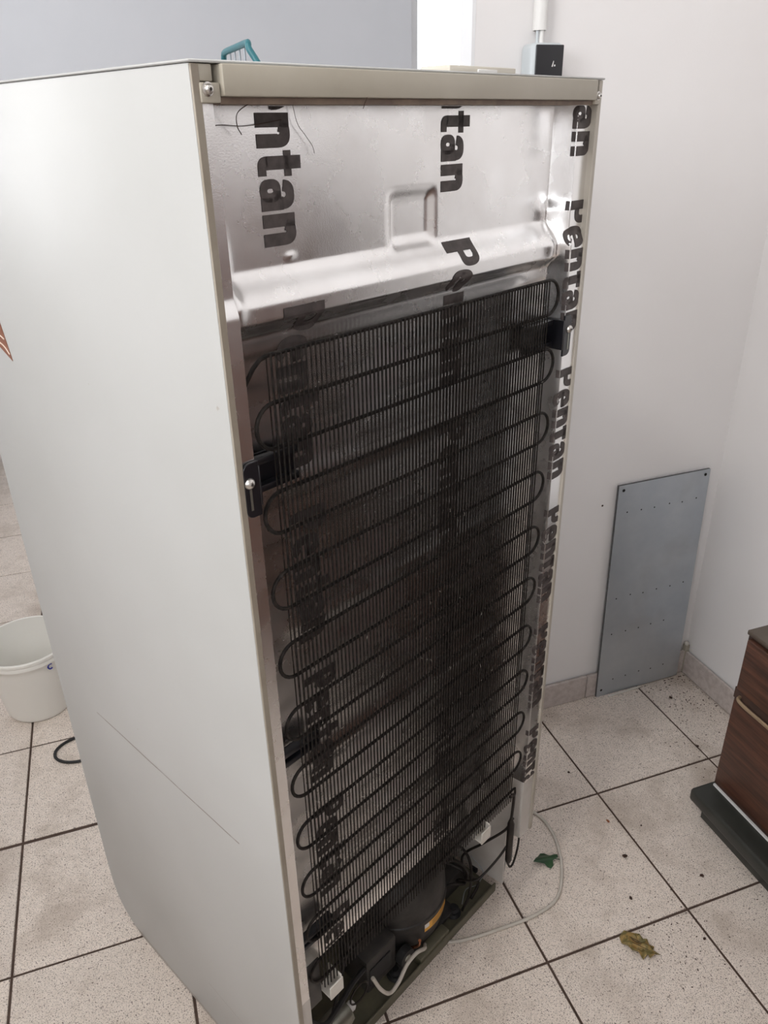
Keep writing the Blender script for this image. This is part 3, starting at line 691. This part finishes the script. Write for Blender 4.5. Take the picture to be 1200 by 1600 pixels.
st = tag(MB().box(0, .100, 0, .006, 0, .004).build('white_strip', M['clip'], bevel=.001, seg=1), 'thin white strip lying on the floor at the foot of the metal panel', 'strip')
st.location = (.205, .2615, .0004); st.rotation_euler = (0, 0, R(2))
pg = tag(MB().lathe([(.0055, 0), (.006, .001), (.006, .006), (.003, .009), (0, .0095)], (0, 0, 0), 14).build('plastic_plug', M['clip'], smooth=True), 'small off-white plastic plug on the skirting in the corner', 'plug')
pg.location = (.4490, .2850, .0883)
wh = tag(MB().lathe([(.0022, -.0006), (.0026, 0), (.0, .0)], (0, 0, 0), 10, axis='y').build('wall_plug', M['dirt']), 'tiny dark screw hole in the wall left of the metal panel', 'hole')
wh.location = (0.137, WY - .0001, 0.551)

# ------------------------------------------------------------------ added opal ceiling lamp, unseen, to light the floor from above
lp = tag(empty('added_ceiling_lamp', (-1.70, -0.95, ZC)), 'added round opal ceiling lamp, unseen, above and to the left of the camera', 'lamp')
MB().lathe([(0, -.03), (.24, -.03), (.25, -.02), (.25, -.0005), (0, -.0005)], (0, 0, 0), 40, cap=False).build('lamp_base', M['white_gloss'], lp, smooth=True)
M['opal'] = mat('opal_glass', (.9, .9, .88), .4)
_b = M['opal'].node_tree.nodes['Principled BSDF']; _b.inputs['Emission Color'].default_value = (1, .97, .93, 1); _b.inputs['Emission Strength'].default_value = 4.0
MB().lathe([(0, -.085), (.12, -.08), (.20, -.06), (.225, -.0305), (0, -.0305)], (0, 0, 0), 40, cap=False).build('lamp_shade', M['opal'], lp, smooth=True)
fill_light = area('added_fill_overhead', (-1.70, -0.95, ZC - .095), (0, 0, -1), .42, .42, 26, (1, .965, .92)); fill_light.data.shape = 'DISK'  # overhead fill placed at the added lamp

# ------------------------------------------------------------------ dark wooden cabinet on a black board
X0, Y1 = 0.190, -0.122
cab = tag(empty('drawer_cabinet', (X0, Y1, 0.081)), 'dark red-brown wooden drawer cabinet with a brass pull, on the black board', 'cabinet')
L_ = 0.46; D_ = XR - .013 - X0; Hc = 0.384
cb = MB().box(.0035, D_, -L_, 0, 0, Hc - .004).build('carcass', M['wood_dark'], cab, bevel=.0015, seg=1)
MB().box(.0005, D_, -L_ - .003, .002, Hc - .0038, Hc + .006).build('top', M['wood_top'], cab, bevel=.002)
def front(z0, z1, nm):
    return MB().box(-.0085, .0033, -L_ + .003, -.0105, z0, z1).build(nm, M['wood'], cab, bevel=.0018, seg=2)
dr = front(.262, .378, 'drawer'); dw = front(.022, .236, 'drawer')
MB().box(-.0035, .0033, -L_ + .004, -.004, .237, .261).build('grip_recess', M['wood_dark'], cab)
for nm, zc_ in ((dr, .2485),):
    MB().tube(smooth_path([(-.004, -.020, zc_ - .001), (-.014, -.026, zc_), (-.017, -.045, zc_ - .001), (-.017, -.090, zc_ - .001), (-.017, -.140, zc_ - .001), (-.014, -.159, zc_), (-.004, -.165, zc_ - .001)], 5), .0036, 8).build('pull', M['handle'], nm, smooth=True)
MB().box(.001, D_, -L_, -.002, -.005, -.0002).build('white_edge', M['label_white'], cab)
tc_ = tag(empty('added_cupboard', (0.155, -0.66, 0.0005)), 'added tall dark brown cupboard, out of view by the right-hand wall, darkening the foil reflection', 'cupboard')
MB().box(.0, XR - .013 - .155, -1.05, 0, .06, 1.26).build('carcass', M['wood_dark'], tc_, bevel=.002)  # unseen cupboard, added so the foil reflects something dark
MB().box(.02, XR - .013 - .155, -1.04, -.01, 0, .0595).build('plinth', M['black_board'], tc_)
for k in (0, 1):
    q = MB().box(-.016, -.0005, -1.045 + .523 * (1 - k), -.527 + .523 * (1 - k), .075, 1.250).build('door', M['wood'], tc_, bevel=.002)
    MB().tube([(-.040, -.49 - .066 * k, .60), (-.040, -.49 - .066 * k, .72)], .005, 8).build('handle', M['handle'], q, smooth=True)
bd = tag(empty('black_board', (0, 0, 0)), 'black stepped board lying on the floor under the wooden cabinet', 'board')
MB().box(.142, XR - .013, Y1 - .50, Y1 + .010, .044, .0755).build('top_board', M['black_board'], bd, bevel=.008, seg=3)
MB().box(.166, XR - .013, Y1 - .50, Y1 - .010, .0005, .0438).build('lower_board', M['black_board'], bd, bevel=.002)

# ------------------------------------------------------------------ bucket, cable loop, stool (left)
bk = tag(empty('plastic_bucket', (-1.181, 0.764, 0.0005)), 'open milky white plastic bucket on the floor left of the refrigerator', 'bucket')
MB().lathe([(0, .004), (.0725, .004), (.078, .010), (.0985, .165), (.1040, .197), (.1040, .199), (.1070, .200), (.1095, .197), (.1095, .191), (.1070, .188), (.1085, .184), (.1085, .178), (.1050, .174), (.1010, .160), (.0815, .012), (.079, .004), (.075, .0), (0, .0)], (0, 0, 0), 56, cap=False).build('pail', M['bucket'], bk, smooth=True)
# marker writing on the rim
mk = MB(); pts = []
for k in range(13):
    a = R(50 + 260 * k / 12); u_ = .0062 * math.cos(a); v_ = .0068 * math.sin(a)
    th = R(-57) + u_ / .104; pts.append((.1040 * math.cos(th), .1040 * math.sin(th), .166 + v_))
MB().tube(pts, .0017, 6).build('marker_letter', M['blue_ink'], bk)
lo = tag(MB().tube([(.055 * math.cos(R(a)) * 1.15, .055 * math.sin(R(a)) * .8, .0036) for a in range(0, 360, 8)], .0034, 10, closed=True).build('rubber_ring', M['rubber'], smooth=True), 'black rubber ring on the floor between the bucket and the refrigerator', 'ring')
lo.location = (-1.080, 0.548, 0)
stl = tag(empty('metal_stool', (-1.66, 2.44, 0)), 'dark stool with a brown seat far behind at the left edge', 'stool')
for sx_, sy_ in ((-1, -1), (1, -1), (1, 1), (-1, 1)):
    lg = MB().tube([(sx_ * .17, sy_ * .17, .004), (sx_ * .145, sy_ * .145, .43)], .011, 10).build('leg', M['rubber'], stl, smooth=True)
    MB().lathe([(.015, 0), (.015, .02), (.012, .024)], (sx_ * .17, sy_ * .17, 0), 14).build('foot_cap', M['chrome'], lg, smooth=True)
MB().box(-.18, .18, -.18, .18, .431, .47).build('seat', M['seat_brown'], stl, bevel=.012, seg=3)
MB().tube([(-.155, -.155, .2), (.155, -.155, .2), (.155, .155, .2), (-.155, .155, .2)], .007, 8, closed=True).build('foot_ring', M['rubber'], stl, smooth=True)

# ------------------------------------------------------------------ leaves and crumbs on the floor
def leaf(name, outline, loc, rz, m, curl, thick=.0005, ribs=0):
    cx = sum(p[0] for p in outline) / len(outline); cy_ = sum(p[1] for p in outline) / len(outline)
    n = len(outline); vs = []; rings = 5
    for side in (0, 1):
        for r_ in range(rings + 1):
            for k, (a, b) in enumerate(outline):
                f = r_ / rings; px, py = cx + (a - cx) * f, cy_ + (b - cy_) * f
                z_ = curl(px, py) + side * thick
                vs.append((px, py, z_))
    fs = []; S_ = (rings + 1) * n
    for side in (0, 1):
        for r_ in range(rings):
            for k in range(n):
                q = (side * S_ + r_ * n + k, side * S_ + r_ * n + (k + 1) % n, side * S_ + (r_ + 1) * n + (k + 1) % n, side * S_ + (r_ + 1) * n + k)
                fs.append(q)
    for k in range(n): fs.append((rings * n + k, rings * n + (k + 1) % n, S_ + rings * n + (k + 1) % n, S_ + rings * n + k))
    zmin = min(v[2] for v in vs); vs = [(a, b, c - zmin + .0003) for a, b, c in vs]
    root = empty(name, loc, rz)
    MB().add(vs, fs).build('blade', m, root, smooth=True); return root, zmin
ivy = [(-.030, -.002), (-.022, .006), (-.014, .013), (-.006, .020), (.002, .019), (.007, .012), (.010, .006), (.015, .009), (.021, .010), (.024, .004), (.022, -.003), (.015, -.004), (.010, -.006), (.009, -.013), (.002, -.018), (-.004, -.014), (-.008, -.008), (-.016, -.006)]
lf, _z = leaf('ivy_leaf', ivy, (-0.196, -0.117, 0.0003), R(-8), M['leaf'], lambda x, y: .005 * math.cos(y * 180) + .06 * x * x * 10)
tag(lf, 'dark green ivy leaf on the floor inside the bend of the cord', 'leaf')
MB().tube(smooth_path([(.000, .0, .008), (.014, -.004, .010), (.028, -.004, .003)]), .0009, 6).build('stalk', M['leaf'], lf, smooth=True)
dry = [(a * 1.12, b * 1.25) for a, b in [(-.034, .006), (-.028, .016), (-.018, .019), (-.010, .013), (-.004, .016), (.002, .010), (.008, .012), (.012, .004), (.020, .006), (.018, -.002), (.030, -.006), (.020, -.010), (.014, -.016), (.010, -.012), (.004, -.019), (-.004, -.014), (-.014, -.013), (-.020, -.006), (-.030, -.004)]]
dl, _z = leaf('dry_leaf', dry, (-0.129, -0.334, 0.0003), R(-38), M['dry_leaf'], lambda x, y: .004 * math.sin(x * 210) * math.cos(y * 150) + .003 * math.cos(y * 420))
tag(dl, 'curled yellow-brown dry leaf lying on the floor tile in front', 'leaf')
for y0_, y1_ in ((-.006, .009), (-.002, .012), (-.010, .004)):
    MB().tube(smooth_path([(-.026, y1_ * .8, .0068), (-.008, (y0_ + y1_) / 2, .0085), (.012, y0_ * .6, .0072)]), .0005, 5).build('vein', M['dirt'], dl, smooth=True)
def crumb_bm(r, seed):
    rnd = random.Random(seed); bm = bmesh.new(); bmesh.ops.create_icosphere(bm, subdivisions=2, radius=r)
    for v in bm.verts: v.co *= rnd.uniform(.6, 1.25); v.co.z *= .6
    zm = min(v.co.z for v in bm.verts)
    for v in bm.verts: v.co.z -= zm
    me = bpy.data.meshes.new('dirt_crumb'); bm.to_mesh(me); bm.free(); me.materials.append(M['dirt']); return me
cm = [crumb_bm(.0032, i) for i in range(3)]
CR = [(-.0425, -.1615, 1.25, 'dirt crumb on the tile joint between the dry leaf and the black board'), (-.088, -.245, 1.0, 'dirt crumb midway between the dry leaf and the tile joint crossing'),
      (.072, -.252, 1.1, 'dirt crumb nearest the black board on the tile joint'), (-.012, -.360, .8, 'dirt crumb to the right of the dry leaf'), (-.028, .075, .8, 'dirt crumb on the tile right of the refrigerator foot'),
      (.035, -.108, .6, 'small dirt crumb in front of the black board'), (.352, .205, 1.2, 'largest dirt crumb in the wall corner by the metal panel'), (.300, .040, 1.1, 'dirt crumb on the tile in front of the metal panel')]
for i, (x_, y_, s_, lb) in enumerate(CR):
    o = bpy.data.objects.new('dirt_crumb', cm[i % 3]); C.objects.link(o); o.location = (x_, y_, .0002); o.scale = (s_ * 1.2, s_, s_ * .8); o.rotation_euler = (0, 0, i * 1.3)
    tag(o, lb, 'crumb', 'dirt crumbs on the floor')
rb = bpy.data.objects.new('clay_chip', cm[0].copy()); rb.data.materials.clear(); rb.data.materials.append(M['rust_bit']); C.objects.link(rb); rb.location = (-.0235, -.0745, .0002); rb.scale = (.8, 1.5, .5)
tag(rb, 'tiny reddish clay chip on the tile right of the cord', 'chip')
gr = MB()
def grain(x_, y_, r_):
    lx, ly, _ = F(x_, y_, 0)
    if x_ < -.255 or (-.02 < lx < .60 and -.02 < ly < .62): return
    h_ = r_ * .6; a = random.uniform(0, 3.1); c, s_ = math.cos(a), math.sin(a); l = random.uniform(1, 2.6)
    q = [(l * r_, 0), (0, r_), (-l * r_, 0), (0, -r_)]
    vs = [(x_ + c * p[0] - s_ * p[1], y_ + s_ * p[0] + c * p[1], .0002) for p in q] + [(x_, y_, h_ + .0002)]
    gr.add(vs, [(0, 1, 4), (1, 2, 4), (2, 3, 4), (3, 0, 4), (3, 2, 1, 0)])
for k in range(150): grain(min(.442, random.gauss(.385, .045)), min(.268, random.gauss(.205, .06)), random.uniform(.0006, .0017))
for k in range(60): grain(random.uniform(.0, .40), random.uniform(.24, .272), random.uniform(.0005, .0013))
for k in range(110): grain(random.gauss(.29, .06), random.gauss(.06, .06), random.uniform(.0005, .0015))
for k in range(90): grain(max(-.14, random.gauss(-.05, .06)), random.gauss(-.34, .05), random.uniform(.0005, .0014))
for k in range(120): grain(random.uniform(-.135, .18), random.uniform(-.40, .27), random.uniform(.0004, .0011))
tag(gr.build('loose_grit', M['dirt']), 'fine dark grit scattered over the tiles near the wall corner', 'grit', kind='stuff')
